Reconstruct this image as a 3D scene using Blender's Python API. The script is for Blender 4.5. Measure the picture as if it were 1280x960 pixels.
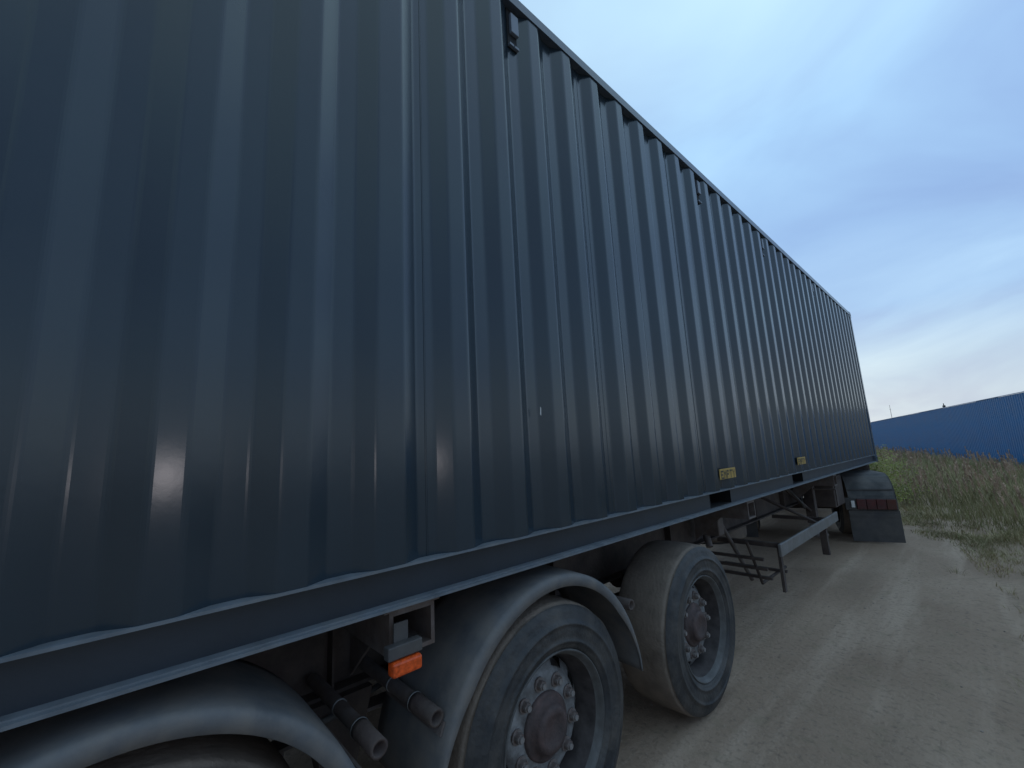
import bpy, bmesh, math, random
from mathutils import Vector, Matrix, noise
random.seed(7)
S = bpy.context.scene
for o in list(bpy.data.objects): bpy.data.objects.remove(o)

# ---------------------------------------------------------------- camera
H = 1.62
cam_d = bpy.data.cameras.new('camera'); cam = bpy.data.objects.new('camera', cam_d)
S.collection.objects.link(cam); S.camera = cam
cam_d.sensor_width = 36; cam_d.lens = 528 / 1280 * 36
cam_d.clip_start = 0.05; cam_d.clip_end = 4000
R = Matrix(((0.67434437, 0.1530899, 0.72237327),
            (0.73681418, -0.07508124, -0.67191345),
            (-0.04862648, 0.98535592, -0.16342942)))
cam.matrix_world = Matrix.Translation((0, 0, H)) @ R.to_4x4()

# ---------------------------------------------------------------- sky, sun, exposure
SUN_AZ, SUN_EL = math.radians(102), math.radians(9)     # azimuth from +X towards +Y
W = bpy.data.worlds.new('World'); S.world = W; W.use_nodes = True
nt = W.node_tree; N = nt.nodes; L = nt.links
bg = N['Background']
sky = N.new('ShaderNodeTexSky'); sky.sky_type = 'NISHITA'; sky.sun_disc = False
sky.sun_elevation = math.radians(8); sky.sun_rotation = math.pi / 2 - SUN_AZ
tc = N.new('ShaderNodeTexCoord'); sep = N.new('ShaderNodeSeparateXYZ')
L.new(tc.outputs['Generated'], sep.inputs[0])
ramp = N.new('ShaderNodeValToRGB'); L.new(sep.outputs['Z'], ramp.inputs[0])
def stops(r, lst):
    el = r.color_ramp.elements
    el[0].position, el[0].color = lst[0][0], (*lst[0][1], 1)
    el[1].position, el[1].color = lst[-1][0], (*lst[-1][1], 1)
    for p, c in lst[1:-1]:
        e = el.new(p); e.color = (*c, 1)
stops(ramp, [(0, (.50, .61, .72)), (.06, (.57, .69, .78)), (.13, (.52, .68, .82)), (.23, (.39, .60, .87)),
             (.38, (.33, .53, .84)), (.55, (.42, .68, .98)), (.72, (.55, .82, 1.04)), (1, (.56, .82, 1.04))])
# clouds projected on a high plane
mx = N.new('ShaderNodeMath'); mx.operation = 'MAXIMUM'; mx.inputs[1].default_value = 0.0
L.new(sep.outputs['Z'], mx.inputs[0])
ad = N.new('ShaderNodeMath'); ad.operation = 'ADD'; ad.inputs[1].default_value = .38; L.new(mx.outputs[0], ad.inputs[0])
dx = N.new('ShaderNodeMath'); dx.operation = 'DIVIDE'; L.new(sep.outputs['X'], dx.inputs[0]); L.new(ad.outputs[0], dx.inputs[1])
dy = N.new('ShaderNodeMath'); dy.operation = 'DIVIDE'; L.new(sep.outputs['Y'], dy.inputs[0]); L.new(ad.outputs[0], dy.inputs[1])
cmb = N.new('ShaderNodeCombineXYZ'); L.new(dx.outputs[0], cmb.inputs[0]); L.new(dy.outputs[0], cmb.inputs[1])
mp = N.new('ShaderNodeMapping'); mp.inputs['Location'].default_value = (3.1, 1.7, 0); mp.inputs['Rotation'].default_value = (0, 0, .5)
mp.inputs['Scale'].default_value = (1.0, 1.15, 1); L.new(cmb.outputs[0], mp.inputs[0])
cn = N.new('ShaderNodeTexNoise'); cn.inputs['Scale'].default_value = 1.7; cn.inputs['Detail'].default_value = 5; cn.inputs['Roughness'].default_value = .5
cn.inputs['Distortion'].default_value = .5
L.new(mp.outputs[0], cn.inputs['Vector'])
cr = N.new('ShaderNodeValToRGB'); stops(cr, [(.34, (.82, .79, .87)), (.5, (.99, .98, .985)), (.66, (1.16, 1.12, 1.06))]); L.new(cn.outputs['Fac'], cr.inputs[0])
mul = N.new('ShaderNodeMix'); mul.data_type = 'RGBA'; mul.blend_type = 'MULTIPLY'; mul.inputs['Factor'].default_value = 1
L.new(ramp.outputs[0], mul.inputs['A']); L.new(cr.outputs[0], mul.inputs['B'])
sc = N.new('ShaderNodeVectorMath'); sc.operation = 'SCALE'
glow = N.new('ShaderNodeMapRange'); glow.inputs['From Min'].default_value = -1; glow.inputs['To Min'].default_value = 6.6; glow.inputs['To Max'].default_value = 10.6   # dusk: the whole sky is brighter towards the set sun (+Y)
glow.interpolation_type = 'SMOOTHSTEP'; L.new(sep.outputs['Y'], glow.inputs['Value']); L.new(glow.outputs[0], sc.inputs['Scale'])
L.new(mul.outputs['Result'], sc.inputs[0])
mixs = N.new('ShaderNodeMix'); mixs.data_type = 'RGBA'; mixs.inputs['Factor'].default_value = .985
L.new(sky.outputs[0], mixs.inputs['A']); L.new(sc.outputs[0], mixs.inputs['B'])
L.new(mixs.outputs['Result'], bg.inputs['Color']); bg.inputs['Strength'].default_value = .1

sd = bpy.data.lights.new('sun', 'SUN'); sd.energy = .12; sd.angle = math.radians(25); sd.color = (1, .90, .92)
sun = bpy.data.objects.new('sun', sd); S.collection.objects.link(sun)
sv = Vector((math.cos(SUN_AZ) * math.cos(SUN_EL), math.sin(SUN_AZ) * math.cos(SUN_EL), math.sin(SUN_EL)))
sun.rotation_euler = sv.to_track_quat('Z', 'Y').to_euler(); sun.location = (20, 5, 20)
# small torch held beside the photographer: its reflection is the pale spot on the container's side
td = bpy.data.lights.new('torch', 'POINT'); td.energy = 2.0; td.shadow_soft_size = .075; td.color = (1, .92, .95)
torch = bpy.data.objects.new('torch', td); S.collection.objects.link(torch); torch.location = (.06, .17, 1.60)
S.view_settings.view_transform = 'Standard'; S.view_settings.look = 'None'; S.view_settings.exposure = 0; S.view_settings.gamma = 1

# ---------------------------------------------------------------- materials
def mat(name, col, rough=.6, metal=0, var=.25, vscale=6, bump=0, bscale=40, dirt=None, dirt_amt=.5, dscale=2.5, spec=.5, stretch=None, rvar=.1, emis=None):
    m = bpy.data.materials.new(name); m.use_nodes = True
    t = m.node_tree; n = t.nodes; l = t.links; b = n['Principled BSDF']
    b.inputs['Metallic'].default_value = metal; b.inputs['Specular IOR Level'].default_value = spec
    c = n.new('ShaderNodeTexCoord'); v = c.outputs['Object']
    if stretch:
        q = n.new('ShaderNodeMapping'); q.inputs['Scale'].default_value = stretch; l.new(v, q.inputs[0]); v = q.outputs[0]
    a = n.new('ShaderNodeTexNoise'); a.inputs['Scale'].default_value = vscale; a.inputs['Detail'].default_value = 6; l.new(v, a.inputs['Vector'])
    r = n.new('ShaderNodeValToRGB')
    stops(r, [(.3, tuple(x * (1 - var) for x in col)), (.7, tuple(min(1, x * (1 + var)) for x in col))]); l.new(a.outputs['Fac'], r.inputs[0])
    out = r.outputs[0]
    if dirt:
        d = n.new('ShaderNodeTexNoise'); d.inputs['Scale'].default_value = dscale; d.inputs['Detail'].default_value = 8; d.inputs['Roughness'].default_value = .65; l.new(v, d.inputs['Vector'])
        dr = n.new('ShaderNodeValToRGB'); stops(dr, [(.5 - .25 * dirt_amt, (0, 0, 0)), (.8 - .25 * dirt_amt, (1, 1, 1))]); l.new(d.outputs['Fac'], dr.inputs[0])
        k = n.new('ShaderNodeMath'); k.operation = 'MULTIPLY'; k.inputs[1].default_value = min(1, dirt_amt + .2); l.new(dr.outputs[0], k.inputs[0])
        x = n.new('ShaderNodeMix'); x.data_type = 'RGBA'; l.new(k.outputs[0], x.inputs['Factor']); l.new(out, x.inputs['A']); x.inputs['B'].default_value = (*dirt, 1)
        out = x.outputs['Result']
    l.new(out, b.inputs['Base Color'])
    rr = n.new('ShaderNodeMapRange'); rr.inputs['To Min'].default_value = max(.02, rough - rvar); rr.inputs['To Max'].default_value = min(1, rough + rvar); l.new(a.outputs['Fac'], rr.inputs['Value']); l.new(rr.outputs[0], b.inputs['Roughness'])
    if bump:
        e = n.new('ShaderNodeTexNoise'); e.inputs['Scale'].default_value = bscale; e.inputs['Detail'].default_value = 5; l.new(v, e.inputs['Vector'])
        f = n.new('ShaderNodeBump'); f.inputs['Strength'].default_value = bump; f.inputs['Distance'].default_value = .01; l.new(e.outputs['Fac'], f.inputs['Height']); l.new(f.outputs[0], b.inputs['Normal'])
    if emis:
        b.inputs['Emission Color'].default_value = (*emis[0], 1); b.inputs['Emission Strength'].default_value = emis[1]
    return m

PAINT = mat('container_paint', (.016, .029, .042), .20, var=.10, vscale=1.6, bump=.02, bscale=26, dirt=(.03, .038, .048), dirt_amt=.12, dscale=3, rvar=.03, spec=.62)
LEDGE = mat('dusty_ledge', (.12, .14, .165), .7, var=.25, vscale=14, bump=.1, bscale=60, dirt=(.19, .19, .19), dirt_amt=.4, dscale=9)
WEB = mat('rail_web_paint', (.018, .025, .036), .45, var=.15, vscale=5, bump=.05, bscale=60)
RAILP = mat('rail_paint', (.065, .085, .115), .27, var=.15, vscale=5, bump=.05, bscale=60, dirt=(.085, .08, .075), dirt_amt=.2, dscale=7, spec=.8)
DARK = mat('dark_opening', (.006, .006, .007), .8)
VENTW = mat('vent_plastic', (.17, .20, .25), .45)
YEL = mat('yellow_sticker', (.42, .27, .06), .5, var=.15, vscale=30)
BLK = mat('black_print', (.03, .028, .02), .5)
CHIP = mat('bare_metal_chip', (.45, .45, .45), .4)
CHAS = mat('rusty_chassis', (.045, .030, .028), .75, var=.35, vscale=9, bump=.3, bscale=60, dirt=(.11, .085, .07), dirt_amt=.5, dscale=6)
STEEL = mat('worn_steel', (.13, .11, .105), .6, var=.3, vscale=20, bump=.2, bscale=80, dirt=(.10, .065, .05), dirt_amt=.5, dscale=9)
FLG = mat('rim_flange', (.10, .10, .10), .6, var=.4, vscale=14, bump=.2, dirt=(.05, .042, .038), dirt_amt=.5, dscale=9)
NUT = mat('nut_steel', (.19, .18, .175), .5, var=.4, vscale=40, dirt=(.12, .06, .045), dirt_amt=.5, dscale=25)
GALV = mat('dusty_aluminium', (.20, .20, .205), .5, metal=.3, var=.2, vscale=15, bump=.1, dirt=(.14, .125, .11), dirt_amt=.5, dscale=5)
FEND = mat('mudguard_plastic', (.105, .108, .115), .7, var=.2, vscale=8, bump=.12, bscale=50, dirt=(.20, .175, .155), dirt_amt=.55, dscale=7)
SIDEW = mat('tyre_sidewall', (.020, .022, .026), .58, var=.3, vscale=9, bump=.35, bscale=55, dirt=(.105, .092, .082), dirt_amt=.5, dscale=6.5)
TREAD = mat('dusty_tread', (.18, .142, .115), .85, var=.25, vscale=12, bump=.5, bscale=60, dirt=(.25, .20, .16), dirt_amt=.5, dscale=4)
RIM = mat('rim_paint', (.27, .27, .275), .6, metal=0, var=.35, vscale=14, bump=.2, bscale=50, dirt=(.05, .04, .036), dirt_amt=.62, dscale=11)
BARREL = mat('rusty_barrel', (.055, .045, .045), .75, var=.4, vscale=18, bump=.2, dirt=(.10, .09, .085), dirt_amt=.35, dscale=9)
HUB = mat('rusty_hub', (.10, .062, .058), .7, var=.4, vscale=25, bump=.3, bscale=80, dirt=(.035, .03, .03), dirt_amt=.6, dscale=11)
ORANGE = mat('orange_lens', (.62, .08, .012), .35, var=.35, vscale=90, emis=None)
RED = mat('red_lens', (.07, .005, .006), .5, var=.4, vscale=25, dirt=(.05, .03, .028), dirt_amt=.45, dscale=20)
WHITEL = mat('white_lens', (.7, .7, .7), .3)
RUB = mat('rubber_flap', (.055, .052, .055), .7, var=.25, vscale=9, bump=.2, dirt=(.11, .10, .09), dirt_amt=.5, dscale=4)
CABP = mat('cab_paint', (.28, .30, .33), .35, var=.1, dirt=(.16, .14, .12), dirt_amt=.3)
GLASS = mat('cab_glass', (.02, .025, .03), .06, var=.05)
BLUE = mat('blue_sheet', (.004, .11, .29), .50, var=.16, vscale=1.3, dirt=(.005, .12, .28), dirt_amt=.4, dscale=1.2, bump=.05)
WOODM = mat('floor_plywood', (.12, .07, .045), .7)
GRASSG = mat('green_grass', (.27, .25, .125), .75, var=.45, vscale=1.1, spec=.2)
GRASSD = mat('dry_grass', (.44, .36, .22), .8, var=.4, vscale=1.6, spec=.2)
SEEDM = mat('seed_heads', (.50, .36, .27), .85, var=.4, vscale=2.5, spec=.1)
LEAF = mat('bush_leaves', (.28, .29, .08), .6, var=.5, vscale=3.5, spec=.3)
BARK = mat('bark', (.07, .055, .04), .9)
STONE = mat('gravel', (.30, .25, .21), .9, var=.4, vscale=5)

def ground_mat():
    m = bpy.data.materials.new('dirt_road'); m.use_nodes = True
    t = m.node_tree; n = t.nodes; l = t.links; b = n['Principled BSDF']
    c = n.new('ShaderNodeTexCoord'); v = c.outputs['Object']
    def nz(s, d, vec=v, ro=.55):
        a = n.new('ShaderNodeTexNoise'); a.inputs['Scale'].default_value = s; a.inputs['Detail'].default_value = d; a.inputs['Roughness'].default_value = ro; l.new(vec, a.inputs['Vector']); return a.outputs['Fac']
    def mapv(sx, sy, rz=0):
        q = n.new('ShaderNodeMapping'); q.inputs['Scale'].default_value = (sx, sy, 1); q.inputs['Rotation'].default_value = (0, 0, rz); l.new(v, q.inputs[0]); return q.outputs[0]
    def mix(f, a, bb):
        x = n.new('ShaderNodeMix'); x.data_type = 'RGBA'; l.new(f, x.inputs['Factor'])
        for k, y in (('A', a), ('B', bb)):
            if isinstance(y, tuple): x.inputs[k].default_value = (*y, 1)
            else: l.new(y, x.inputs[k])
        return x.outputs['Result']
    def rmp(f, lo, hi, mx_=1.0):
        r = n.new('ShaderNodeMapRange'); r.inputs['From Min'].default_value = lo; r.inputs['From Max'].default_value = hi; r.inputs['To Max'].default_value = mx_; l.new(f, r.inputs['Value']); return r.outputs[0]
    base = mix(rmp(nz(.55, 5), .35, .68), (.335, .238, .172), (.47, .348, .258))
    base = mix(rmp(nz(1.0, 6, mapv(3.2, .28, -.06)), .50, .66, .75), base, (.56, .425, .325))     # pale wheel tracks along the road
    base = mix(rmp(nz(1.0, 6, mapv(2.1, .22, -.12)), .56, .74, .5), base, (.25, .188, .142))    # darker damp tracks
    base = mix(rmp(nz(28, 4), .52, .72, .55), base, (.18, .142, .112))
    base = mix(rmp(nz(75, 3), .58, .70, .3), base, (.46, .39, .33))
    base = mix(rmp(nz(6, 6), .55, .75, .4), base, (.25, .215, .14))
    l.new(base, b.inputs['Base Color']); b.inputs['Roughness'].default_value = .95; b.inputs['Specular IOR Level'].default_value = .15
    bp = n.new('ShaderNodeBump'); bp.inputs['Strength'].default_value = .8; bp.inputs['Distance'].default_value = .02; l.new(nz(30, 8, ro=.7), bp.inputs['Height'])
    l.new(bp.outputs[0], b.inputs['Normal'])
    return m
GROUND = ground_mat()
TMUD = mat('tractor_mudguard', (.085, .085, .088), .7, var=.4, vscale=5, dirt=(.17, .15, .13), dirt_amt=.4, dscale=5)

# ---------------------------------------------------------------- mesh helpers
col = S.collection
class MB:
    def __init__(s): s.v = []; s.f = []; s.sm = []
    def add(s, vs, fs, smooth=False, M=None):
        k = len(s.v); s.v += [tuple(M @ Vector(p)) if M else tuple(p) for p in vs]
        s.f += [tuple(i + k for i in f) for f in fs]; s.sm += [smooth] * len(fs); return s
    def box(s, a, b, M=None, bev=0):
        x0, y0, z0 = a; x1, y1, z1 = b
        if bev:
            d = bev; vs = []; fs = []
            # chamfered box: 24 vertices
            bm = bmesh.new(); bmesh.ops.create_cube(bm, size=1)
            for v in bm.verts: v.co = Vector(((x0 + x1) / 2 + v.co.x * (x1 - x0), (y0 + y1) / 2 + v.co.y * (y1 - y0), (z0 + z1) / 2 + v.co.z * (z1 - z0)))
            bmesh.ops.bevel(bm, geom=bm.edges[:], offset=d, segments=2, affect='EDGES', profile=.5)
            bm.verts.index_update(); vs = [v.co.copy() for v in bm.verts]; fs = [[v.index for v in f.verts] for f in bm.faces]; bm.free()
            return s.add(vs, fs, False, M)
        vs = [(x0, y0, z0), (x1, y0, z0), (x1, y1, z0), (x0, y1, z0), (x0, y0, z1), (x1, y0, z1), (x1, y1, z1), (x0, y1, z1)]
        return s.add(vs, [(0, 3, 2, 1), (4, 5, 6, 7), (0, 1, 5, 4), (1, 2, 6, 5), (2, 3, 7, 6), (3, 0, 4, 7)], False, M)
    def tube(s, p, q, r, n=12, r2=None, cap=True):
        p = Vector(p); q = Vector(q); r2 = r if r2 is None else r2
        d = (q - p).normalized(); a = d.orthogonal().normalized(); b = d.cross(a)
        vs = []
        for c, rr in ((p, r), (q, r2)):
            for i in range(n):
                t = 2 * math.pi * i / n; vs.append(c + a * math.cos(t) * rr + b * math.sin(t) * rr)
        s.add(vs, [(i, (i + 1) % n, n + (i + 1) % n, n + i) for i in range(n)], True)
        if cap: s.add(vs, [tuple(range(n))[::-1], tuple(range(n, 2 * n))], False)
        return s
    def lathe(s, prof, c=(0, 0, 0), n=64, t0=0, t1=2 * math.pi, smooth=True, closed_prof=False):
        """profile of (x, r) turned about the X axis through c"""
        full = abs(t1 - t0 - 2 * math.pi) < 1e-6; m = n if full else n + 1; P = len(prof); vs = []
        for i in range(m):
            t = t0 + (t1 - t0) * i / n
            for x, r in prof: vs.append((c[0] + x, c[1] + r * math.cos(t), c[2] + r * math.sin(t)))
        fs = []
        for i in range(n):
            j = (i + 1) % m
            for k in range(P if closed_prof else P - 1):
                kk = (k + 1) % P
                fs.append((i * P + k, i * P + kk, j * P + kk, j * P + k))
        if not full and closed_prof: fs += [tuple(range(P)), tuple(range((m - 1) * P, m * P))[::-1]]
        return s.add(vs, fs, smooth)
    def prism(s, poly, axis, a, b, M=None):
        """polygon of 2-D points extruded along axis 0/1/2 from a to b"""
        def p3(p, t):
            l = list(p); l.insert(axis, t); return tuple(l)
        n = len(poly); vs = [p3(p, a) for p in poly] + [p3(p, b) for p in poly]
        return s.add(vs, [tuple(range(n))[::-1], tuple(range(n, 2 * n))] + [(i, (i + 1) % n, n + (i + 1) % n, n + i) for i in range(n)], False, M)
    def mesh(s, name, m):
        me = bpy.data.meshes.new(name); me.from_pydata(s.v, [], s.f); me.materials.append(m)
        me.polygons.foreach_set('use_smooth', s.sm)
        bm = bmesh.new(); bm.from_mesh(me); bmesh.ops.recalc_face_normals(bm, faces=bm.faces[:]); bm.to_mesh(me); bm.free()
        return me
    def build(s, name, m, parent=None, loc=None, label=None):
        o = bpy.data.objects.new(name, s.mesh(name, m)); col.objects.link(o); o.parent = parent
        if loc: o.location = loc
        if label: o['label'] = label
        return o
def thing(name, label, cat, loc=(0, 0, 0), rz=0, group=None):
    o = bpy.data.objects.new(name, None); col.objects.link(o); o.location = loc; o.rotation_euler = (0, 0, rz); o.empty_display_size = .2
    o['label'] = label; o['category'] = cat
    if group: o['group'] = group
    return o
def inst(src, parent, loc=None, rot=None):
    c = src.copy(); col.objects.link(c); c.parent = parent
    if loc is not None: c.location = loc
    if rot is not None: c.rotation_euler = rot
    for g in list(src.children): inst(g, c)
    return c

# ---------------------------------------------------------------- ground sheet
def edge_x(y):
    """x of the road's grassy edge on the right, as a function of y"""
    pts = [(-30, 1.6), (0, .9), (4, .62), (7, .42), (8.9, .12), (11.1, -1.25), (16, -3.4), (24, -6.2), (40, -11.5), (90, -26)]
    for (a, p), (b, q) in zip(pts, pts[1:]):
        if a <= y <= b: return p + (q - p) * (y - a) / (b - a)
    return pts[0][1] if y < pts[0][0] else pts[-1][1]
def gz(x, y):
    if abs(x) > 60 or abs(y) > 90: return 0
    f = max(0, 1 - max(abs(x) - 30, abs(y) - 60, 0) / 25)
    ex = edge_x(y); v = Vector((x, y, 0))
    z = .012 * noise.noise(v * 1.7) + .006 * noise.noise(v * 6)
    for rx in (-.05, -1.75, -3.3):                       # wheel ruts
        cx = rx + min(0, (y - 8)) * 0 - max(0, y - 8) * .12
        z -= .018 * math.exp(-((x - cx) / .22) ** 2)
    if x > ex: z += .10 * min(1, (x - ex) / 1.2) + .05 * noise.noise(v * .9) * min(1, (x - ex))
    return z * f
def axis_pts(lo, hi, step, far):
    p = []; x = lo
    while x < hi + 1e-6: p.append(x); x += step
    out = list(p); s = step; x = p[-1]
    while x < far: s *= 1.35; x += s; out.append(x)
    s = step; x = p[0]
    while x > -far: s *= 1.35; x -= s; out.insert(0, x)
    return out
X = axis_pts(-5, 4, .07, 2500); Y = axis_pts(-2, 15, .09, 2500)
g = MB(); nx = len(X)
g.v = [(x, y, gz(x, y)) for y in Y for x in X]
g.f = [(j * nx + i, j * nx + i + 1, (j + 1) * nx + i + 1, (j + 1) * nx + i) for j in range(len(Y) - 1) for i in range(nx - 1)]
g.sm = [True] * len(g.f)
o = g.build('ground', GROUND); o['kind'] = 'structure'

# ---------------------------------------------------------------- shipping container
SIDE = -1.31; LEN0, LEN1 = -1.75, 10.44; CB = 1.157; CT = CB + 2.885; WID = 2.438
XC = SIDE - WID / 2
cont = thing('shipping_container', 'long dark blue grey corrugated steel shipping container riding on the trailer', 'shipping container', (XC, 4.345, CB))
cy = 4.345; hw = WID / 2; h = CT - CB
PITCH = .280; PH = 1.552          # far edge of an outer flat at world y = PH + k*PITCH
zb, zt = .128, h - .062
def corr(y0, y1, sgn=1):
    """profile points (x offset, y) of the corrugation between world y0 and y1, corners rounded"""
    raw = []
    k0 = int((y0 - PH) / PITCH) - 2
    for k in range(k0, k0 + int((y1 - y0) / PITCH) + 5):
        e = PH + k * PITCH; w = .074
        if k == -3: w = .098
        if k < -3: e -= .024
        raw += [(-.004, e - w), (-.004, e), (-.040, e + .068), (-.040, e + .138)]
    pts = []
    for a, b, c in zip(raw, raw[1:], raw[2:]):
        va = Vector(a); vb = Vector(b); vc = Vector(c); r = .009
        p = vb + (va - vb).normalized() * r; q = vb + (vc - vb).normalized() * r
        for i in range(4):
            t = i / 3; pts.append(tuple(p * (1 - t) ** 2 + vb * 2 * t * (1 - t) + q * t * t))
    res = [p for p in pts if y0 < p[1] < y1]
    def at(y):
        for a, b in zip(pts, pts[1:]):
            if a[1] <= y <= b[1]: return (a[0] + (b[0] - a[0]) * (y - a[1]) / max(1e-9, b[1] - a[1]), y)
    return [at(y0)] + res + [at(y1)]
ys = [LEN0 + .10]
k = 0
first = PH + .103 - PITCH * 11 - .0
seam = [first + PITCH * 4 * i for i in range(0, 13)]
bounds = [LEN0 + .10] + [s for s in seam if LEN0 + .35 < s < LEN1 - .35] + [LEN1 - .10]
for sgn in (1, -1):
    for i, (a, b) in enumerate(zip(bounds, bounds[1:])):
        prof = corr(a + .0015, b - .0015)
        if i % 2: prof = [(x - .0012, y) for x, y in prof]
        m = MB(); vs = []
        zs = [zb, zb + .02, zt]
        for z in zs:
            for x, y in prof: vs.append((sgn * (hw + x), y - cy, z))
        n = len(prof)
        m.add(vs, [(r * n + j, r * n + j + 1, (r + 1) * n + j + 1, (r + 1) * n + j) for r in range(2) for j in range(n - 1)])
        # weld bead closing the seam
        m.tube((sgn * (hw - .0425), b - cy, zb), (sgn * (hw - .0425), b - cy, zt), .0042, 6)
        m.build('side_panel', PAINT, cont)
# rails
POCK = [(3.13, 3.50), (5.16, 5.53)]
for sgn in (1, -1):
    m = MB()
    def sb(x0, x1, y0, y1, z0, z1, mm=m):   # x measured outward from the container's side
        a, b = sorted((sgn * (hw + x0), sgn * (hw + x1))); mm.box((a, y0 - cy, z0), (b, y1 - cy, z1))
    fl = MB(); sb(-.062, 0, LEN0 + .178, LEN1 - .178, .120, .128, fl); fl.build('top_flange', LEDGE, cont)
    fl = MB(); sb(-.055, .004, LEN0 + .178, LEN1 - .178, 0, .008, fl); sb(-.055, -.012, LEN0 + .178, LEN1 - .178, .008, .012, fl); fl.build('bottom_flange', LEDGE, cont)
    prev = LEN0 + .178
    for a, b in POCK + [(LEN1 - .178, 0)]:
        sb(-.048, -.042, prev, a, .012, .120); prev = b
    m.build('bottom_rail', WEB, cont)
    m = MB(); sb(-.06, 0.002, LEN0 + .178, LEN1 - .178, h - .064, h - .006, m); m.build('top_rail', RAILP, cont)
for a, b in POCK:
    m = MB()
    for y0, y1, z0, z1 in ((a - .006, a, .0125, .1195), (b, b + .006, .0125, .1195), (a, b, .112, .1195), (a, b, .0125, .016)):
        m.box((-hw + .041, y0 - cy, z0), (hw - .041, y1 - cy, z1))
    m.build('fork_pocket', DARK, cont)
for i in range(36):
    y = LEN0 + .32 + i * (LEN1 - LEN0 - .64) / 35
    if any(a - .06 < y < b + .06 for a, b in POCK): continue
    m = MB(); m.box((-hw + .07, y - cy - .003, .004), (hw - .07, y - cy + .003, .115)); m.box((-hw + .07, y - cy - .02, .001), (hw - .07, y - cy + .02, .004)); m.build('cross_member', RAILP, cont)
m = MB(); m.box((-hw + .06, LEN0 + .1 - cy, .1285), (hw - .06, LEN1 - .06 - cy, .155)); m.build('floor_board', WOODM, cont)
# roof of shallow corrugations
m = MB(); vs = []; nn = 0
y = LEN0 + .1
prof = []
while y < LEN1 - .1:
    prof += [(y, h - .012), (y + .09, h - .012), (y + .105, h - .03), (y + .195, h - .03)]; y += .21
n = len(prof); vs = [(x, y - cy, z) for x in (-hw + .05, hw - .05) for y, z in prof]
m.add(vs, [(j, j + 1, n + j + 1, n + j) for j in range(n - 1)]); m.build('roof_panel', PAINT, cont)
# corner castings with an oval hole on the long side
def casting(sx, yend, sy, z0):
    m = MB(); w, d, t = .162, .178, .118
    n = 16
    yc = yend - sy * d / 2 - cy; zc = z0 + t / 2
    xo = sx * (hw + .004); xi = sx * (hw - w)
    rect = []
    for i in range(n):
        a = 2 * math.pi * i / n; c_, s_ = math.cos(a), math.sin(a); q = max(abs(c_) / (d / 2), abs(s_) / (t / 2)); rect.append((c_ / q, s_ / q))
    ell = [(math.cos(2 * math.pi * i / n) * .045, math.sin(2 * math.pi * i / n) * .032) for i in range(n)]
    vs = [(xo, yc + a, zc + b) for a, b in rect] + [(xo, yc + a, zc + b) for a, b in ell] + [(xo - sx * .05, yc + a, zc + b) for a, b in ell] + [(xi, yc + a, zc + b) for a, b in rect]
    fs = []
    for i in range(n):
        j = (i + 1) % n
        fs += [(i, j, n + j, n + i), (n + i, n + j, 2 * n + j, 2 * n + i), (i, 3 * n + i, 3 * n + j, j)]
    fs += [tuple(range(2 * n, 3 * n)), tuple(range(3 * n, 4 * n))]
    m.add(vs, fs); m.build('corner_casting', RAILP, cont)
for sx in (1, -1):
    for ye, sy in ((LEN0, -1), (LEN1, 1)):
        for z0 in (-.004, h - .118 + .004): casting(sx, ye, sy, z0)
        m = MB(); a, b = sorted((sx * (hw - .11), sx * (hw - .001))); y0, y1 = sorted((ye, ye - sy * .10))
        m.box((a, y0 - cy + .002, .114), (b, y1 - cy, h - .114), bev=.006); m.build('corner_post', RAILP, cont)
# front end wall, rear door pair with locking bars
for k in range(2): pass
m = MB(); vs = []; prof = []
x = -hw + .11
while x < hw - .12: prof += [(x, 0), (x + .11, 0), (x + .13, -.045), (x + .24, -.045)]; x += .26
n = len(prof); vs = [(x, LEN1 - .03 + d - cy, z) for z in (.12, h - .1) for x, d in prof]
m.add(vs, [(j, j + 1, n + j + 1, n + j) for j in range(n - 1)]); m.build('end_wall', PAINT, cont)
for z0, z1 in ((0.0, .12), (h - .11, h - .005)):
    for ya in (LEN0 + .01, LEN1 - .07):
        m = MB(); m.box((-hw + .163, ya - cy, z0), (hw - .163, ya + .06 - cy, z1)); m.build('end_rail', RAILP, cont)
for sx in (-1, 1):
    a, b = sorted((sx * .005, sx * (hw - .112)))
    m = MB(); m.box((a, LEN0 + .02 - cy, .122), (b, LEN0 + .06 - cy, h - .112), bev=.004); dr = m.build('door', PAINT, cont)
    for q in (.28, .78):
        m = MB(); m.tube((sx * q, LEN0 - .008 - cy, .05), (sx * q, LEN0 - .008 - cy, h - .05), .017); m.box((sx * q - .03, LEN0 - .03 - cy, 1.0), (sx * q + .03, LEN0 + .019 - cy, 1.06)); m.build('locking_bar', STEEL, dr)
# vents in the troughs below the top rail
for yv in (1.40, 3.60, 5.29, 7.44):
    kk = round((yv - PH - .103) / PITCH); yc = PH + kk * PITCH + .103 - cy
    xi = hw - .040
    m = MB(); m.box((xi, yc - .033, h - .31), (xi + .006, yc + .033, h - .068)); v = m.build('vent', DARK, cont)
    m = MB(); m.box((xi + .0062, yc - .020, h - .225), (xi + .026, yc + .034, h - .105), bev=.003); m.build('vent_cover', VENTW, v)
    m = MB(); m.box((xi + .0062, yc - .033, h - .308), (xi + .022, yc - .004, h - .295)); m.box((xi + .0062, yc + .004, h - .308), (xi + .022, yc + .033, h - .295)); m.build('vent_lip', VENTW, v)
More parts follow.
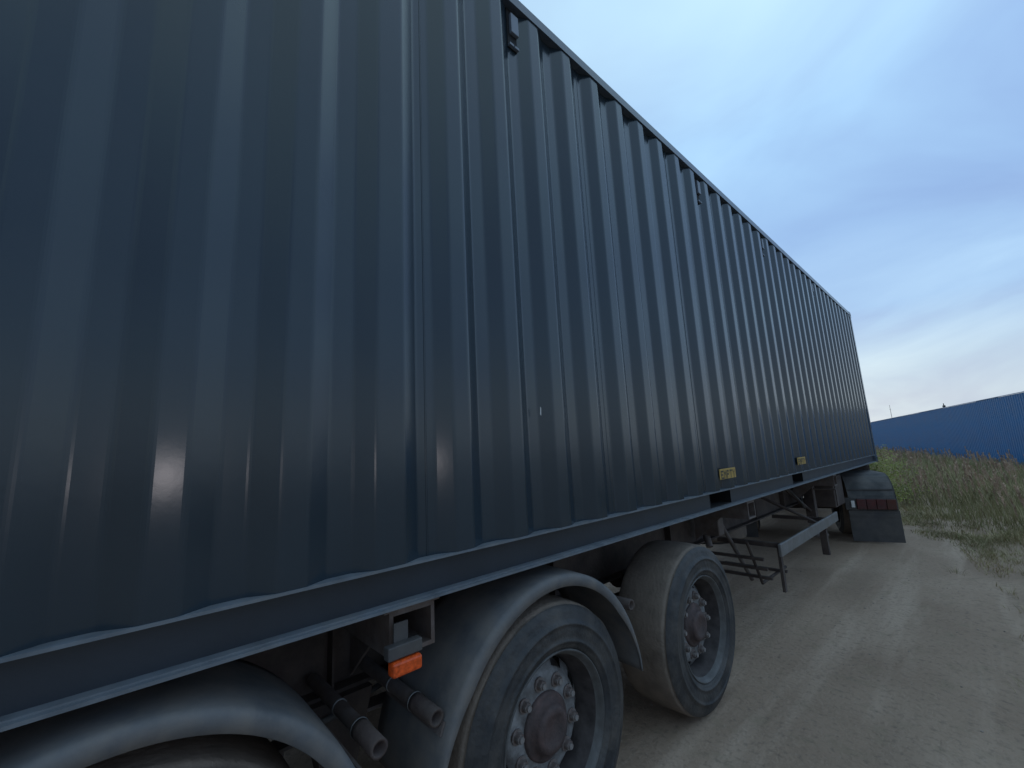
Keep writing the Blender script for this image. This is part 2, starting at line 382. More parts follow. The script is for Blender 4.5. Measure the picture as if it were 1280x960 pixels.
# yellow stickers above the pockets
for yc, tw in ((3.40, .30), (5.42, .30)):
    m = MB()
    z0 = 1.36 - CB; z1 = z0 + .075
    m.box((hw - .003, yc - tw / 2 - cy, z0), (hw + .001, yc + tw / 2 - cy, z1)); st = m.build('sticker', YEL, cont)
    # black letters as flat strokes following the same corrugation
    glyph = {'E': ['#####', '#....', '####.', '#....', '#####'], 'M': ['#...#', '##.##', '#.#.#', '#...#', '#...#'], 'P': ['####.', '#...#', '####.', '#....', '#....'],
             'T': ['#####', '..#..', '..#..', '..#..', '..#..'], 'Y': ['#...#', '.#.#.', '..#..', '..#..', '..#..']}
    m = MB(); wch = tw * .88 / (5 * 6 - 1)
    for li, ch in enumerate('EMPTY'):
        for r, row in enumerate(glyph[ch]):
            for cidx, cc in enumerate(row):
                if cc == '#':
                    y0 = yc - tw * .44 + (li * 6 + cidx) * wch; zz = z1 - .012 - (r + 1) * .0122
                    xa = xb = 0
                    m.add([(hw + xa + .0024, y0 - cy, zz), (hw + xb + .0024, y0 + wch - cy, zz), (hw + xb + .0024, y0 + wch - cy, zz + .0122), (hw + xa + .0024, y0 - cy, zz + .0122)], [(0, 1, 2, 3)])
    m.build('lettering', BLK, st)
m = MB(); m.add([(hw - .0025, 1.385 - cy, 1.79 - CB), (hw - .0025, 1.392 - cy, 1.785 - CB), (hw - .0025, 1.394 - cy, 1.82 - CB), (hw - .0025, 1.388 - cy, 1.825 - CB)], [(0, 1, 2, 3)]); m.build('paint_chip', CHIP, cont)

# ---------------------------------------------------------------- semi trailer
TY = 4.345
trl = thing('semi_trailer', 'rusty brown three axle container semi trailer parked on the dirt road under the dark container', 'trailer', (XC, TY, 0))
def ly(y): return y - TY
AX = (.02, 1.41, 2.80); RT = .49; TF = hw - .005
def wheel_protos():
    """one wheel, outer face towards +x at x=0, axis through the origin"""
    w = bpy.data.objects.new('wheel', None); col.objects.link(w); w.empty_display_size = .1
    # tyre: outer sidewall from bead to shoulder, then worn tread, then inner sidewall
    sw = [(-.030, .302), (-.018, .306), (-.010, .318), (-.006, .330), (-.002, .332), (-.002, .340), (-.005, .343), (-.003, .360), (.000, .385), (-.001, .398), (.003, .401), (.003, .408), (-.002, .411), (-.004, .416), (-.006, .418), (-.010, .424), (-.014, .445), (-.024, .468), (-.032, .476)]
    m = MB(); m.lathe(sw, n=96)
    m.lathe([(-.385 + -x, r) for x, r in sw][::-1], n=96); m.lathe([(-.355, .302), (-.030, .302)], n=48)
    t = m.build('tyre', SIDEW, w)
    m = MB()
    tr = [(-.032, .4762), (-.033, .466), (-.041, .465), (-.043, .481), (-.060, .486)]
    for gx in (): tr += [(gx + .006, .489), (gx + .004, .4855), (gx - .004, .4855), (gx - .006, .489)]
    tr += [(-.11, .489), (-.19, .490), (-.28, .489), (-.330, .486), (-.343, .481), (-.353, .4765)]
    m.lathe(tr, n=96)
    rr_ = random.Random(3); m.v = [(x + (noise.noise(Vector((y * 14, z * 14, 1))) * .010 if -.05 < x < -.0415 else 0), y, z) for x, y, z in m.v]
    m.build('tread', TREAD, t)
    # rim: flange, deep barrel, disc with hand holes, nuts
    m = MB(); m.lathe([(-.032, .300), (-.022, .305), (-.014, .303), (-.014, .297), (-.030, .290), (-.045, .278)], n=96)
    r = m.build('rim', RIM, w)
    m = MB(); m.lathe([(-.045, .278), (-.075, .270), (-.135, .262), (-.17, .258)], n=96); m.build('rim_barrel', BARREL, w); r.data.materials.clear(); r.data.materials.append(FLG)
    m = MB(); n = 60
    # disc as rings with ten oval holes near its rim
    rings = [(.258, -.165), (.250, -.140), (.214, -.116), (.200, -.104), (.186, -.0985), (.118, -.098)]
    vs = []; fs = []
    for rr, xx in rings:
        for i in range(n):
            a = 2 * math.pi * i / n; vs.append((xx, rr * math.cos(a), rr * math.sin(a)))
    for k in range(len(rings) - 1):
        for i in range(n):
            if k == 1 and i % 6 in (0, 1, 2): continue
            j = (i + 1) % n; fs.append((k * n + i, k * n + j, (k + 1) * n + j, (k + 1) * n + i))
    m.add(vs, fs, True); m.lathe([(-.20, .25), (-.20, 0)], n=24); m.build('wheel_disc', RIM, w)
    m = MB(); m.lathe([(-.098, .128), (-.088, .126), (-.084, .116), (-.082, .096), (-.058, .090), (-.046, .082), (-.043, .060), (-.050, .050), (-.050, 0)], n=40); hb = m.build('hub', HUB, w)
    m = MB(); m.tube((-.100, 0, 0), (-.092, 0, 0), .029, 12); m.tube((-.092, 0, 0), (-.072, 0, 0), .021, 6, .019); m.tube((-.072, 0, 0), (-.063, 0, 0), .012, 8)
    nm = m.mesh('wheel_nut', NUT)
    for i in range(10):
        a = 2 * math.pi * (i + .3) / 10
        q = bpy.data.objects.new('wheel_nut', nm); col.objects.link(q); q.parent = w; q.location = (0, .1675 * math.cos(a), .1675 * math.sin(a))
    return w
# wheel is a part of the trailer, so its own pieces are sub-parts; the tread therefore hangs off the wheel too
w0 = wheel_protos(); w0.parent = trl
for ch in list(w0.children):
    for gch in list(ch.children): gch.parent = w0
w0.location = (TF, ly(AX[0]), RT - .004)
for i, ya in enumerate(AX):
    for sx in (1, -1):
        if i == 0 and sx == 1: continue
        inst(w0, trl, (sx * TF, ly(ya), RT - .004), (random.uniform(0, 6), 0, 0 if sx == 1 else math.pi))
for ya in AX:
    m = MB(); m.tube((-TF + .2, ly(ya), RT), (TF - .2, ly(ya), RT), .065, 16)
    m.tube((TF - .36, ly(ya), RT), (TF - .2, ly(ya), RT), .19, 24); m.tube((-TF + .36, ly(ya), RT), (-TF + .2, ly(ya), RT), .19, 24)
    m.build('axle', CHAS, trl)
# main beams (I sections)
for sx in (1, -1):
    xb = sx * .56
    m = MB(); z0, z1 = .70, 1.10
    y0, y1 = ly(LEN0 + .1), ly(7.6)
    m.box((xb - .006, y0, z0 + .014), (xb + .006, y1, z1 - .014)); m.box((xb - .07, y0, z0), (xb + .07, y1, z0 + .014)); m.box((xb - .07, y0, z1 - .014), (xb + .07, y1, z1))
    m.prism([(y1, z0), (y1 + .5, .98), (ly(10.2), .98), (ly(10.2), 1.10), (y1, 1.10)], 0, xb - .05, xb + .05)
    m.build('main_beam', CHAS, trl)
    for y in [-.7, .75, 2.1, 3.6, 4.6, 5.7, 6.8]:
        m = MB(); m.box((xb + sx * .008 - .004, ly(y) - .05, z0 + .016), (xb + sx * .008 + .004 + (sx * .05 if sx > 0 else 0), ly(y) - .04, z1 - .016)); m.build('web_stiffener', CHAS, trl)
for y in (-1.2, .1, 1.2, 2.3, 3.4, 4.6, 5.8, 7.0):
    m = MB(); m.box((-.55, ly(y) - .04, .82), (.55, ly(y) + .04, .94)); m.build('cross_beam', CHAS, trl)
# twistlock bolsters: hollow box sections running out to the container's corners and mid points
def bolster(y, full=True):
    for sx in (1, -1):
        m = MB(); xo = hw - .075; w_ = .085; z0, z1 = .985, 1.125; t = .014
        a, b = sorted((sx * .631, sx * xo)); yy = ly(y)
        m.box((a, yy - w_, z1 - t), (b, yy + w_, z1)); m.box((a, yy - w_, z0), (b, yy + w_, z0 + t))
        m.box((a, yy - w_, z0 + t), (b, yy - w_ + t, z1 - t)); m.box((a, yy + w_ - t, z0 + t), (b, yy + w_, z1 - t))
        c, d = sorted((sx * (xo + .004), sx * (xo - .18))); m.box((c, yy - w_ - .02, z1), (d, yy + w_ + .02, z1 + .014))
        m.prism([(sx * .631, .75), (sx * .631, .984), (sx * (xo - .25), .984)], 1, yy - .006, yy + .006)
        m.build('bolster', STEEL, trl)
for y in (.775, 4.0, 7.2, 9.9, -1.6): bolster(y)
# suspension: hangers and leaf springs
for sx in (1, -1):
    xs = sx * .62
    for y in (-.68, .72, 2.11, 3.5):
        m = MB(); m.prism([(ly(y) - .13, .70), (ly(y) + .13, .70), (ly(y) + .06, .42), (ly(y) - .06, .42)], 0, xs - .05, xs + .05); m.build('spring_hanger', CHAS, trl)
    for ya in AX:
        m = MB()
        for k in range(4):
            L_ = .60 - .1 * k; zz = .60 - .018 * k
            m.prism([(ly(ya) - L_, zz - .04 * (L_ / .6) ** 2 * 0 - .0), (ly(ya), zz - .03), (ly(ya) + L_, zz), (ly(ya) + L_, zz + .013), (ly(ya), zz - .017), (ly(ya) - L_, zz + .013)], 0, xs - .04, xs + .04)
        m.build('leaf_spring', STEEL, trl)
# mudguards over the two rear axles
RF = .605
def mudguard(ya, sx):
    m = MB(); xo = .006; wd = .43
    t0, t1 = math.radians(3), math.radians(178)
    prof = [(xo - .004, RF - .052), (xo + .002, RF - .050), (xo + .004, RF - .018), (xo - .002, RF - .006), (xo - .016, RF), (xo - .10, RF + .004), (xo - .22, RF + .0045), (xo - .36, RF + .004), (xo - wd, RF),
            (xo - wd, RF - .006), (xo - .36, RF - .002), (xo - .10, RF - .002), (xo - .020, RF - .007), (xo - .006, RF - .014), (xo - .004, RF - .04)]
    m.lathe(prof, n=72, t0=t0, t1=t1, closed_prof=True)
    # taper the skirt towards both ends
    nv = []
    for x, y, z in m.v:
        a = math.degrees(math.atan2(z, y)); e = min(a - 3, 178 - a); f = max(.15, min(1, e / 34))
        r = math.hypot(y, z)
        if r < RF - .008: r2 = RF - .006 - (RF - .006 - r) * f; y *= r2 / r; z *= r2 / r
        nv.append((x * (1), y, z))
    m.v = nv
    o = m.build('mudguard', FEND, trl, (sx * hw, ly(ya), RT)); 
    if sx < 0: o.rotation_euler = (0, 0, math.pi)
    for a in (24, 156):
        m = MB()
        c_, s_ = math.cos(math.radians(a)), math.sin(math.radians(a)); r_ = RF + .008
        M = Matrix.Rotation(math.radians(a - 90), 4, 'X'); m.box((-.40, -.02, r_ - .004), (-.02, .02, r_ + .004), M); m.build('clamp_strip', STEEL, o)
    return o
for ya in AX[:2]:
    for sx in (1, -1): mudguard(ya, sx)
def stub(y, z, sx=1, xo=None):
    xo = hw - .03 if xo is None else xo
    m = MB(); m.tube((sx * .60, ly(y), z), (sx * (xo - .13), ly(y), z), .024, 20); m.build('mudguard_tube', STEEL, trl)
    m = MB(); prof = [(-.14, .024), (-.14, .030), (-.115, .030), (-.112, .028), (0, .028), (0, .019), (-.05, .018), (-.05, 0)]
    m.lathe(prof, (sx * xo if sx > 0 else 0, ly(y), z), n=24); m.build('tube_end', CHAS, trl) if sx > 0 else None
    m = MB(); m.lathe([(-.146, .0285), (-.146, .0312), (-.138, .0312), (-.138, .0285)], (xo, ly(y), z), n=24); m.build('tube_clip', GALV, trl) if sx > 0 else None
    m = MB(); m.lathe([(-.316, .024), (-.316, .0265), (-.308, .0265), (-.308, .024)], (xo, ly(y), z), n=24); m.build('tube_clip', GALV, trl) if sx > 0 else None
for y, z in ((.835, .775), (.635, .775)):
    for sx in (1, -1): stub(y, z, sx)
stub(2.06, .80, 1, hw - .06)
# orange side marker lamp hanging from the bolster end
m = MB(); m.box((hw - .045, ly(.655), 1.005), (hw - .012, ly(.775), 1.045), bev=.004); m.box((hw - .05, ly(.69), 1.04), (hw - .044, ly(.74), 1.10)); lampo = m.build('marker_lamp', RUB, trl)
m = MB(); m.box((hw - .040, ly(.665), .958), (hw + .000, ly(.768), 1.002), bev=.008); m.build('lens', ORANGE, lampo)
# side guard and its legs
sg = MB(); sg.box((hw - .06, ly(4.47), .585), (hw - .035, ly(6.80), .695), bev=.006); sgo = sg.build('side_guard', GALV, trl)
for y in (4.54, 6.25):
    m = MB(); m.box((hw - (.085 if y < 5 else .13), ly(y) - .025, .27), (hw - .0605, ly(y) + .025, .69)); m.box((.6, ly(y) - .02, .65), (hw - .0605, ly(y) + .02, .69)); m.build('guard_post', CHAS, sgo)
for sx in (-1,):
    m = MB(); m.box((-hw + .035, ly(4.42), .585), (-hw + .06, ly(6.80), .695), bev=.006); m.build('side_guard', GALV, trl)
for y in (5.75,):
    m = MB(); m.tube((.62, ly(y), .98), (hw - .075, ly(y + .25), .66), .016, 10); m.build('guard_brace', CHAS, trl)
# spare carrier rack: transverse bars
rk = bpy.data.objects.new('carrier_rack', None); col.objects.link(rk); rk.parent = trl; rk.empty_display_size = .1
for k, (y, z) in enumerate(((4.40, .56), (4.47, .46), (4.56, .36), (5.0, .33))):
    m = MB(); m.box((.45, ly(y) - .018, z - .012), (hw - .17, ly(y) + .018, z + .012)); m.build('rack_bar', CHAS, rk)
m = MB(); m.tube((.95, ly(4.32), .72), (.95, ly(4.58), .30), .014, 8); m.tube((.95, ly(4.58), .30), (.95, ly(5.3), .30), .014, 8); m.build('rack_side', CHAS, rk)
m = MB(); m.tube((.72, ly(4.32), .9), (.80, ly(4.75), .27), .02, 8); m.build('rack_strut', STEEL, rk)
# air tank, valve box, brake chambers, hoses, landing legs
m = MB(); m.lathe([(0, 0), (0, .05), (.02, .11), (.06, .13), (.50, .13), (.54, .11), (.56, .05), (.56, 0)], (-.05, ly(5.75), .85), n=28); m.build('air_tank', CHAS, trl)
m = MB(); m.box((.66, ly(4.02), .80), (.84, ly(4.14), .97), bev=.01); m.tube((.70, ly(4.06), .80), (.74, ly(4.02), .70), .03); m.build('valve_box', STEEL, trl)
for sx in (1, -1):
    for ya in AX:
        m = MB(); m.lathe([(0, 0), (0, .07), (.02, .085), (.06, .088), (.065, .095), (.075, .095), (.08, .088), (.13, .08), (.14, .06), (.14, 0)], (0, 0, 0), n=24)
        o = m.build('brake_chamber', CHAS, trl, (sx * .42, ly(ya) + .17, .62)); o.rotation_euler = (0, 0, math.pi / 2)
    lo = MB(); lo.box((sx * .78 - .06, ly(7.35) - .06, .45), (sx * .78 + .06, ly(7.35) + .06, 1.10), bev=.006); leg = lo.build('landing_leg', CHAS, trl)
    m = MB(); m.box((sx * .78 - .045, ly(7.35) - .045, .30), (sx * .78 + .045, ly(7.35) + .045, .46)); m.build('inner_leg', GALV, leg)
    m = MB(); m.box((sx * .78 - .13, ly(7.35) - .12, .27), (sx * .78 + .13, ly(7.35) + .12, .30)); m.build('foot', STEEL, leg)
    m = MB(); m.tube((sx * .78, ly(7.35) - .06, .62), (sx * .62, ly(6.75), 1.0), .02, 8); m.build('leg_brace', CHAS, leg)
m = MB(); m.tube((-.78, ly(7.35), .92), (.78, ly(7.35), .92), .022, 10); m.tube((.84, ly(7.35), .92), (hw - .12, ly(7.35), .92), .012, 8); m.tube((hw - .12, ly(7.35), .92), (hw - .12, ly(7.35), .70), .012, 8); m.build('crank_shaft', STEEL, trl)
def hose(pts, r=.012):
    c = bpy.data.curves.new('hose', 'CURVE'); c.dimensions = '3D'; c.bevel_depth = r; c.bevel_resolution = 2
    s = c.splines.new('BEZIER'); s.bezier_points.add(len(pts) - 1)
    for b, p in zip(s.bezier_points, pts): b.co = p; b.handle_left_type = b.handle_right_type = 'AUTO'
    o = bpy.data.objects.new('hose', c)
    dg = bpy.context.evaluated_depsgraph_get(); me = None
    col.objects.link(o); bpy.context.view_layer.update(); dg = bpy.context.evaluated_depsgraph_get()
    me = bpy.data.meshes.new_from_object(o.evaluated_get(dg)); bpy.data.objects.remove(o)
    me.materials.clear(); me.materials.append(RUB); me.name = 'hose'
    q = bpy.data.objects.new('hose', me); col.objects.link(q); q.parent = trl; return q
hose([(.64, ly(6.7), 1.05), (.8, ly(6.8), .80), (.75, ly(7.1), .70), (.66, ly(7.3), .95)])
hose([(.64, ly(7.9), 1.0), (.9, ly(8.0), .78), (.7, ly(8.5), .85), (.5, ly(8.9), 1.05)])
hose([(.5, ly(.3), .9), (.7, ly(.5), .70), (.6, ly(.9), .65), (.45, ly(1.2), .66)])
sp = inst(w0, trl, (0, ly(5.55), .46), (0, math.pi / 2, 0)); sp.name = 'spare_wheel'
for x0, x1, y0, y1, z0 in ((-1.12, -.66, 4.75, 6.3, .48), (-1.05, -.66, 7.7, 8.5, .55), (.66, 1.0, 7.75, 8.35, .62)):
    m = MB(); m.box((x0, ly(y0), z0), (x1, ly(y1), 1.06), bev=.012); tb = m.build('tool_box', CHAS, trl)
    m = MB(); a = x0 - .008 if x0 < 0 else x1; m.box((a + .0005, ly(y0) + .05, z0 + .05), (a + .0085, ly(y1) - .05, 1.0)); m.build('lid', CHAS, tb)
m = MB(); m.box((-.5, ly(9.0), 1.0), (.5, ly(10.0), 1.012)); m.build('coupler_plate', CHAS, trl)

# ---------------------------------------------------------------- tractor unit, turned to the left under the container's front
TH = math.radians(20)
trk = thing('truck_tractor', 'dusty grey truck tractor coupled under the front of the container, red tail lamp showing', 'truck', (XC, 9.4, 0), TH)
# local: x to the right, y forward; origin at the kingpin
for sx in (1, -1):
    m = MB(); m.box((sx * .40 - .04, -1.1, .72), (sx * .40 + .04, 4.0, .94)); m.build('frame_rail', CHAS, trk)
    # mudguard: half arch in three sections with a flat rear
    ax = -.35; r = .60; zc = .5
    m = MB(); x0, x1 = sorted((sx * .66, sx * 1.25))
    pr = []
    arc = [(ax - .80, .46), (ax - .80, .62), (ax - .785, .72), (ax - .745, .82), (ax - .68, .91), (ax - .58, .985), (ax - .45, 1.025), (ax - .30, 1.035), (ax + .30, 1.035), (ax + .55, .92), (ax + .64, .74), (ax + .66, .5)]
    inn = [(y * 1 + (.02 if y < ax else -.02), z - .02) for y, z in arc][::-1]
    m.prism(arc + inn, 0, x0, x1)
    xe = sx * 1.25; a, b = sorted((xe, xe - sx * .015))
    inn2 = [(ax + (y - ax) * .86, .42 + (z - .42) * .86) for y, z in arc][::-1]
    m.prism(arc + inn2, 0, a + (.001 if sx < 0 else .0), b + .0012)
    mg = m.build('mudguard', TMUD, trk)
    for zz in (.80,):
        mm = MB(); M = None; yy = {.80: ax - .757}[zz]
        mm.box((x0 + .02, yy - .012, zz - .012), (x1 - .02, yy + .004, zz + .006)); mm.build('rib', RUB, mg)
    # lamp bar with red lamp
    m = MB(); m.box((x0 - .06, ax - .845, .50), (x1 - .01, ax - .802, .68), bev=.006); lb = m.build('lamp_housing', RUB, trk)
    c0, c1 = sorted((sx * .74, sx * 1.225)); n = 4; wseg = (c1 - c0) / n
    for k in range(n):
        m = MB(); m.box((c0 + k * wseg + .003, ax - .872, .515), (c0 + (k + 1) * wseg - .003, ax - .846, .665), bev=.005)
        m.build('tail_lamp', RED if k < 3 else (mat('amber_lens', (.085, .014, .008), .4, dirt=(.07, .05, .04), dirt_amt=.4, dscale=20) if k == 3 else RED), lb)
    m = MB(); m.box((sx * .695 - .022, ax - .866, .54), (sx * .695 + .022, ax - .846, .64), bev=.004); m.build('plate_lamp', WHITEL, lb)
    m = MB(); m.box((x0 - .03, ax - .83, .03), (x1 + .005, ax - .815, .495), bev=.004); m.box((x0 - .02, ax - .838, .40), (x1 - .005, ax - .8305, .44)); m.build('mud_flap', RUB, trk)
    for k in range(0):
        mm = MB(); mm.box((x0 + .0, ax - .836, .10 + .07 * k), (x1 - .03, ax - .8305, .115 + .07 * k)); mm.build('flap_rib', RUB, trk)
    # twin rear wheels and single front wheel
    for xw in ((1.22, .90) if sx > 0 else (-1.22, -.90)):
        for q, yy in ((0, ax), (1, ax + 3.7)):
            if q and abs(xw) < 1: continue
            wv = inst(w0, trk, (xw, yy, .49), (.4, 0, 0 if sx > 0 else math.pi)); wv.scale = (.8, 1, 1)
m = MB(); m.tube((-.9, -.35, .5), (.9, -.35, .5), .09, 16); m.build('rear_axle', CHAS, trk)
m = MB(); m.tube((-.9, 3.35, .5), (.9, 3.35, .5), .06, 16); m.build('front_axle', CHAS, trk)
m = MB(); m.lathe([(0, .0)], n=3) if False else m.box((-.46, -.5, .945), (.46, .45, .985), bev=.01); m.build('fifth_wheel', STEEL, trk)
for y in (-1.05, 1.1):
    m = MB(); m.box((-.36, y - .04, .74), (.36, y + .04, .92)); m.build('cross_member', CHAS, trk)
for sx in (1, -1):
    x0, x1 = sorted((sx * .50, sx * 1.14))
    m = MB(); m.box((x0, .75, .40), (x1, 1.75, .95), bev=.05); m.build('fuel_tank', GALV, trk)
    m = MB(); m.box((x0, 2.0, .35), (x1 + 0, 2.6, .95), bev=.02); st = m.build('step', RUB, trk)
cabp = [(1.9, .98), (1.9, 3.1), (2.2, 3.35), (3.3, 3.30), (4.05, 2.25), (4.22, 1.25), (4.22, .45), (3.95, .45), (3.9, .98), (3.6, 1.12), (3.1, 1.12), (2.8, .98)]
m = MB(); m.prism(cabp, 0, -1.22, 1.22); cab = m.build('cab', CABP, trk)
bm = bmesh.new(); bm.from_mesh(cab.data); bmesh.ops.bevel(bm, geom=[e for e in bm.edges], offset=.04, segments=2, affect='EDGES'); bm.to_mesh(cab.data); bm.free()
m = MB(); M = None
m.add([(-1.1, 3.48, 3.05), (1.1, 3.48, 3.05), (1.1, 4.045, 2.30), (-1.1, 4.045, 2.30)], [(0, 1, 2, 3)]); 
m.v = [(x, y + .03, z + .03) for x, y, z in m.v]; m.build('windscreen', GLASS, cab)
for sx in (1, -1):
    m = MB(); m.prism([(2.9, 2.05), (2.9, 2.75), (3.45, 2.75), (3.85, 2.05)], 0, sx * 1.221, sx * 1.226); m.build('side_window', GLASS, cab)
    m = MB(); m.box(tuple(sorted((sx * 1.30, sx * 1.48)))[:1] + (3.85, 1.95), tuple(sorted((sx * 1.30, sx * 1.48)))[1:] + (3.95, 2.55), bev=.02); m.tube((sx * 1.39, 3.9, 2.5), (sx * 1.18, 3.8, 2.62), .015); m.build('mirror', RUB, cab)
    m = MB(); a, b = sorted((sx * .75, sx * 1.12)); m.box((a, 4.2, .62), (b, 4.25, .80), bev=.01); m.build('headlight', WHITEL, cab)
m = MB()
for k in range(5): m.box((-.65, 4.2, 1.0 + k * .12), (.65, 4.24, 1.06 + k * .12))
m.build('grille', RUB, cab)

# ---------------------------------------------------------------- blue sheet fence
fd = Vector((-.278, 1, 0)).normalized(); f0 = Vector((3.45, 18, 0)); fn = Vector((fd.y, -fd.x, 0))
fence = thing('metal_fence', 'long tall bright blue corrugated sheet fence behind the weeds', 'fence', tuple(f0), math.atan2(fd.y, fd.x))
# local x along the fence, y = towards the field, z up
def fsheet(Lp):
    m = MB(); pr = []; x = 0
    while x < Lp - 1e-6: pr += [(x, 0), (x + .09, 0), (x + .11, .012), (x + .14, .012), (x + .16, 0)]; x += .2
    pr.append((Lp, 0)); n = len(pr)
    vs = [(a, b, z) for z in (.02, 3.0) for a, b in pr] + [(a, b - .004, z) for z in (.02, 3.0) for a, b in pr]
    fs = [(j, j + 1, n + j + 1, n + j) for j in range(n - 1)] + [(2 * n + j, 2 * n + j + 1, 3 * n + j + 1, 3 * n + j) for j in range(n - 1)] + [(n + j, n + j + 1, 3 * n + j + 1, 3 * n + j) for j in range(n - 1)]
    m.add(vs, fs); return m.mesh('fence_sheet', BLUE)
LP = 2.4; fm = fsheet(LP - .006)
pm = MB().box((-.03, -.10, 0), (.03, -.04, 2.96)).mesh('fence_post', STEEL)
cm = MB().box((0, -.02, 3.003), (LP, .035, 3.02)).box((0, -.038, .5), (LP, -.006, .54)).box((0, -.038, 2.4), (LP, -.006, 2.44)).mesh('rail', BLUE)
for i in range(34):
    for nm, me in (('fence_sheet', fm), ('fence_post', pm), ('fence_rail', cm)):
        q = bpy.data.objects.new(nm, me); col.objects.link(q); q.parent = fence; q.location = (i * LP, 0, random.uniform(-.012, .012) if nm == 'fence_sheet' else 0)
m = MB(); m.box((0, -.05, 3.021), (.22, .04, 3.14), bev=.02); m.tube((.1, 0, 3.12), (.1, 0, 3.25), .02); m.build('post_cap', RUB, fence, (16.4, 0, 0))
mast = MB(); mast.tube((0, 0, 0), (0, 0, 6.4), .05, 8, .02); mast.box((-.12, -.02, 5.7), (.12, .02, 5.74)); mo = mast.build('mast', STEEL, None, (-8.6, 90, 0))
mo['label'] = 'thin far away mast rising above the far end of the blue fence'; mo['category'] = 'mast'

# ---------------------------------------------------------------- vegetation
def fence_x(y): return f0.x + (y - f0.y) * (-.278)
def blade(m, x, y, z, h_, w, lean, az, seg=3):
    dx, dy = math.cos(az), math.sin(az); px, py = -dy, dx; k = len(m.v)
    pa = random.uniform(0, 6.28); px, py = math.cos(pa), math.sin(pa)
    for s in range(seg):
        t = s / seg; ww = w * (1 - t * .75); o_ = lean * t * t * h_
        m.v.append((x + dx * o_ - px * ww, y + dy * o_ - py * ww, z + h_ * t)); m.v.append((x + dx * o_ + px * ww, y + dy * o_ + py * ww, z + h_ * t))
    m.v.append((x + dx * lean * h_, y + dy * lean * h_, z + h_ * .97))
    for s in range(seg - 1): m.f.append((k + 2 * s, k + 2 * s + 1, k + 2 * s + 3, k + 2 * s + 2)); m.sm.append(False)
    m.f.append((k + 2 * seg - 2, k + 2 * seg - 1, k + 2 * seg)); m.sm.append(False)
    return (x + dx * lean * h_, y + dy * lean * h_, z + h_)
def fast(m, name, material):
    me = bpy.data.meshes.new(name); me.from_pydata(m.v, [], m.f); me.materials.append(material); o = bpy.data.objects.new(name, me); col.objects.link(o); return o
gr, dr, sh = MB(), MB(), MB()
def sample_y():
    return 5.5 + 50 * random.random() ** 1.9
cnt = 0
while cnt < 52000:
    y = sample_y(); ex = edge_x(y); fx = min(fence_x(y) - .3, 12)
    if y < 18: fx = 5.5
    if fx <= ex: continue
    x = ex + (fx - ex) * random.random() ** 1.25
    d = x - ex
    cl = noise.noise(Vector((x * .9, y * .9, 3)))
    if d < 1.0 and random.random() > .25 + .6 * d + cl * .6: continue
    if y < 9.6 and random.random() > (.02 if y < 8.4 else .25 + .6 * (y - 8.4) / 1.2): continue
    dist = math.hypot(x, y)
    big = min(1, d / 1.9); hgt = (.10 + .30 * big) * random.uniform(.55, 1.2) * (1 + .35 * cl)
    if y < 8.5: hgt *= .42
    wd = .0028 + .00035 * dist
    z = gz(x, y) - .02
    mm = dr if random.random() < .26 + .3 * cl + (.25 if d < .6 else 0) else gr
    blade(mm, x, y, z, hgt, wd, random.uniform(.1, .6), random.uniform(0, 6.28)); cnt += 1
cnt = 0
while cnt < 1500:
    y = 9.0 + 40 * random.random() ** 1.6; ex = edge_x(y); fx = fence_x(y) - .4 if y >= 18 else 5.5
    x = ex + .8 + (fx - ex - .8) * random.random()
    cl = noise.noise(Vector((x * .5, y * .5, 9)))
    if random.random() > .55 + cl: continue
    z = gz(x, y); hh = random.uniform(.42, .70) * (1 + .2 * cl) * (1.2 if random.random() < .05 else 1)
    lean = random.uniform(.05, .3); az = random.uniform(2.2, 4.0)
    dist = math.hypot(x, y)
    tip = blade(dr, x, y, z, hh, .003 + .0003 * dist, lean, az)
    for q in range(22):
        t = random.random() ** 1.3
        bx = tip[0] - math.cos(az) * lean * .5 * t * .25; by = tip[1] - math.sin(az) * lean * .5 * t * .25; bz = tip[2] - t * .24 - .02
        blade(sh, bx, by, bz, random.uniform(.04, .09), .007 + .0004 * dist, .5, random.uniform(0, 6.28), 2)
    cnt += 1
# short olive grass creeping over the road edge
cnt = 0
while cnt < 16000:
    y = random.uniform(4.5, 16); x = edge_x(y) + random.gauss(.25, .42)
    if x < edge_x(y) - .55 or x > 3: continue
    cl = noise.noise(Vector((x * 2.2, y * 1.6, 5)))
    if y < 8.2 and (cl < .12 or random.random() > .6): continue
    if random.random() > .55 + cl * 1.3: continue
    blade(gr if random.random() < .5 and y > 8.3 else dr, x, y, gz(x, y) - .008, random.uniform(.02, .085) * (1 + cl), .0028 + .0003 * y, random.uniform(.4, 1.3), random.uniform(0, 6.28), 2); cnt += 1
# sparse tufts on the near verge
for _ in range(120):
    y = random.uniform(4.2, 9.2); x = edge_x(y) + random.gauss(.0, .28) - .05
    if x < -.75: continue
    for q in range(random.randint(8, 26)):
        a = random.uniform(0, 6.28); r_ = abs(random.gauss(0, .05))
        blade(dr if random.random() < .55 else gr, x + r_ * math.cos(a), y + r_ * math.sin(a), gz(x, y) - .01, random.uniform(.03, .13), .0022, random.uniform(.4, 1.4), a)
for m_, nm, mt, lab, ct in ((gr, 'tall_grass', GRASSG, 'green grass growing thickly between the dirt road and the blue fence', 'grass'), (dr, 'dry_grass', GRASSD, 'dry straw coloured stalks mixed through the roadside grass', 'dry grass'),
                        (sh, 'seed_heads', SEEDM, 'brownish pink feathery seed heads topping the weeds before the blue fence', 'weeds')):
    o = fast(m_, nm, mt); o['kind'] = 'stuff'; o['label'] = lab; o['category'] = ct
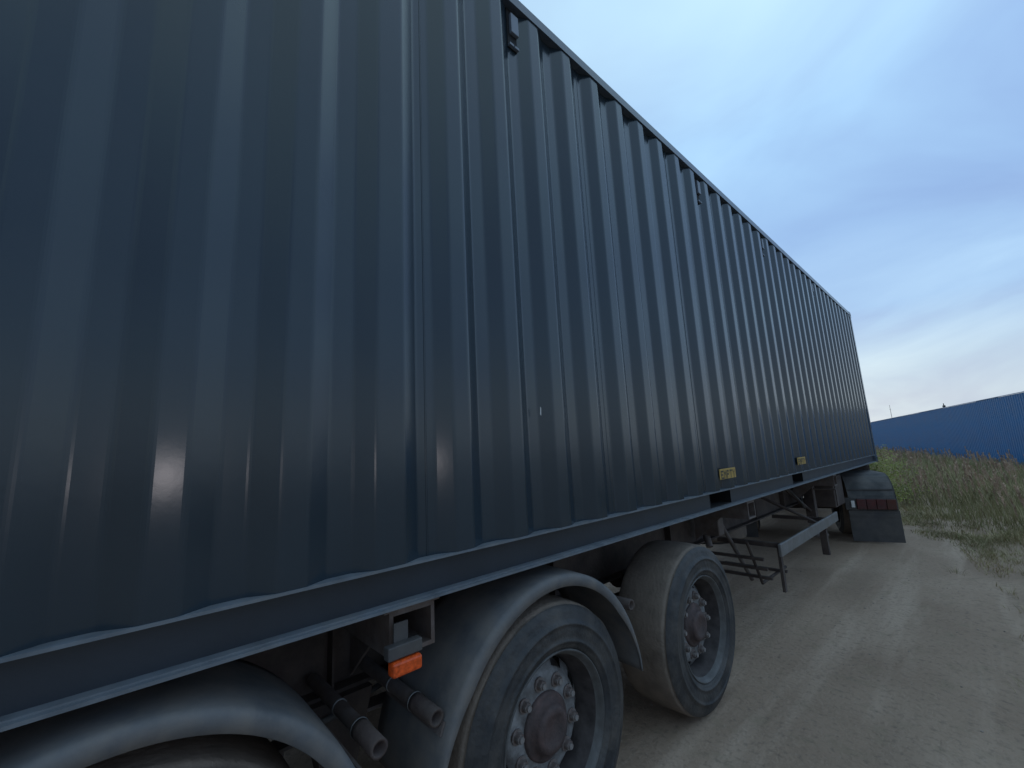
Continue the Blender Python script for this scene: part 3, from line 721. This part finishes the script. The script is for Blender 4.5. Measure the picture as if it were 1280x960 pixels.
# bush beside the far end of the container
bx, by = -1.72, 13.2
bush = thing('bush', 'rounded yellow green bush at the road edge just past the container corner', 'bush', (bx, by, gz(bx, by)))
m = MB()
for k in range(9):
    a = random.uniform(0, 6.28); m.tube((0, 0, 0), (.35 * math.cos(a), .3 * math.sin(a), random.uniform(.5, .9)), .018, 5, .006)
m.build('stems', BARK, bush)
m = MB()
cl_ = [(random.gauss(0, .26), random.gauss(0, .24), random.uniform(.15, 1.0)) for _ in range(60)]
for cx_, cy_, cz_ in cl_:
    sp = .13 * (1.15 - .45 * cz_)
    for q in range(70):
        p = Vector((cx_ * (1.2 - .6 * cz_) + random.gauss(0, sp), cy_ + random.gauss(0, sp), max(.03, cz_ + random.gauss(0, .10))))
        u = Vector((random.gauss(0, 1), random.gauss(0, 1), random.gauss(0, .6))).normalized(); v = u.orthogonal().normalized()
        s_ = random.uniform(.014, .03); m.add([p - u * s_, p + v * s_ * .5, p + u * s_, p - v * s_ * .5], [(0, 1, 2, 3)])
m.build('foliage', LEAF, bush); bush.scale = (1.2, 1.2, 1.12)
# stones on the road
m = MB()
ico = bmesh.new(); bmesh.ops.create_icosphere(ico, subdivisions=1, radius=1); iv = [v.co.copy() for v in ico.verts]; ifc = [[v.index for v in f.verts] for f in ico.faces]; ico.free()
for _ in range(1300):
    y = -1 + 12 * random.random() ** 1.2; x = random.uniform(-4.2, 1.2)
    s_ = .0025 + .007 * random.random() ** 4; rot = Matrix.Rotation(random.uniform(0, 6), 3, 'Z')
    k = len(m.v); z = gz(x, y)
    sc_ = Vector((s_ * random.uniform(.7, 1.4), s_ * random.uniform(.7, 1.4), s_ * random.uniform(.4, .8)))
    for v in iv:
        p = rot @ Vector((v.x * sc_.x, v.y * sc_.y, v.z * sc_.z)); m.v.append((x + p.x, y + p.y, z + p.z + sc_.z * .3))
    m.f += [tuple(i + k for i in f) for f in ifc]
o = fast(m, 'loose_gravel', STONE); o['kind'] = 'stuff'; o['label'] = 'small loose stones scattered over the dirt road'; o['category'] = 'gravel'
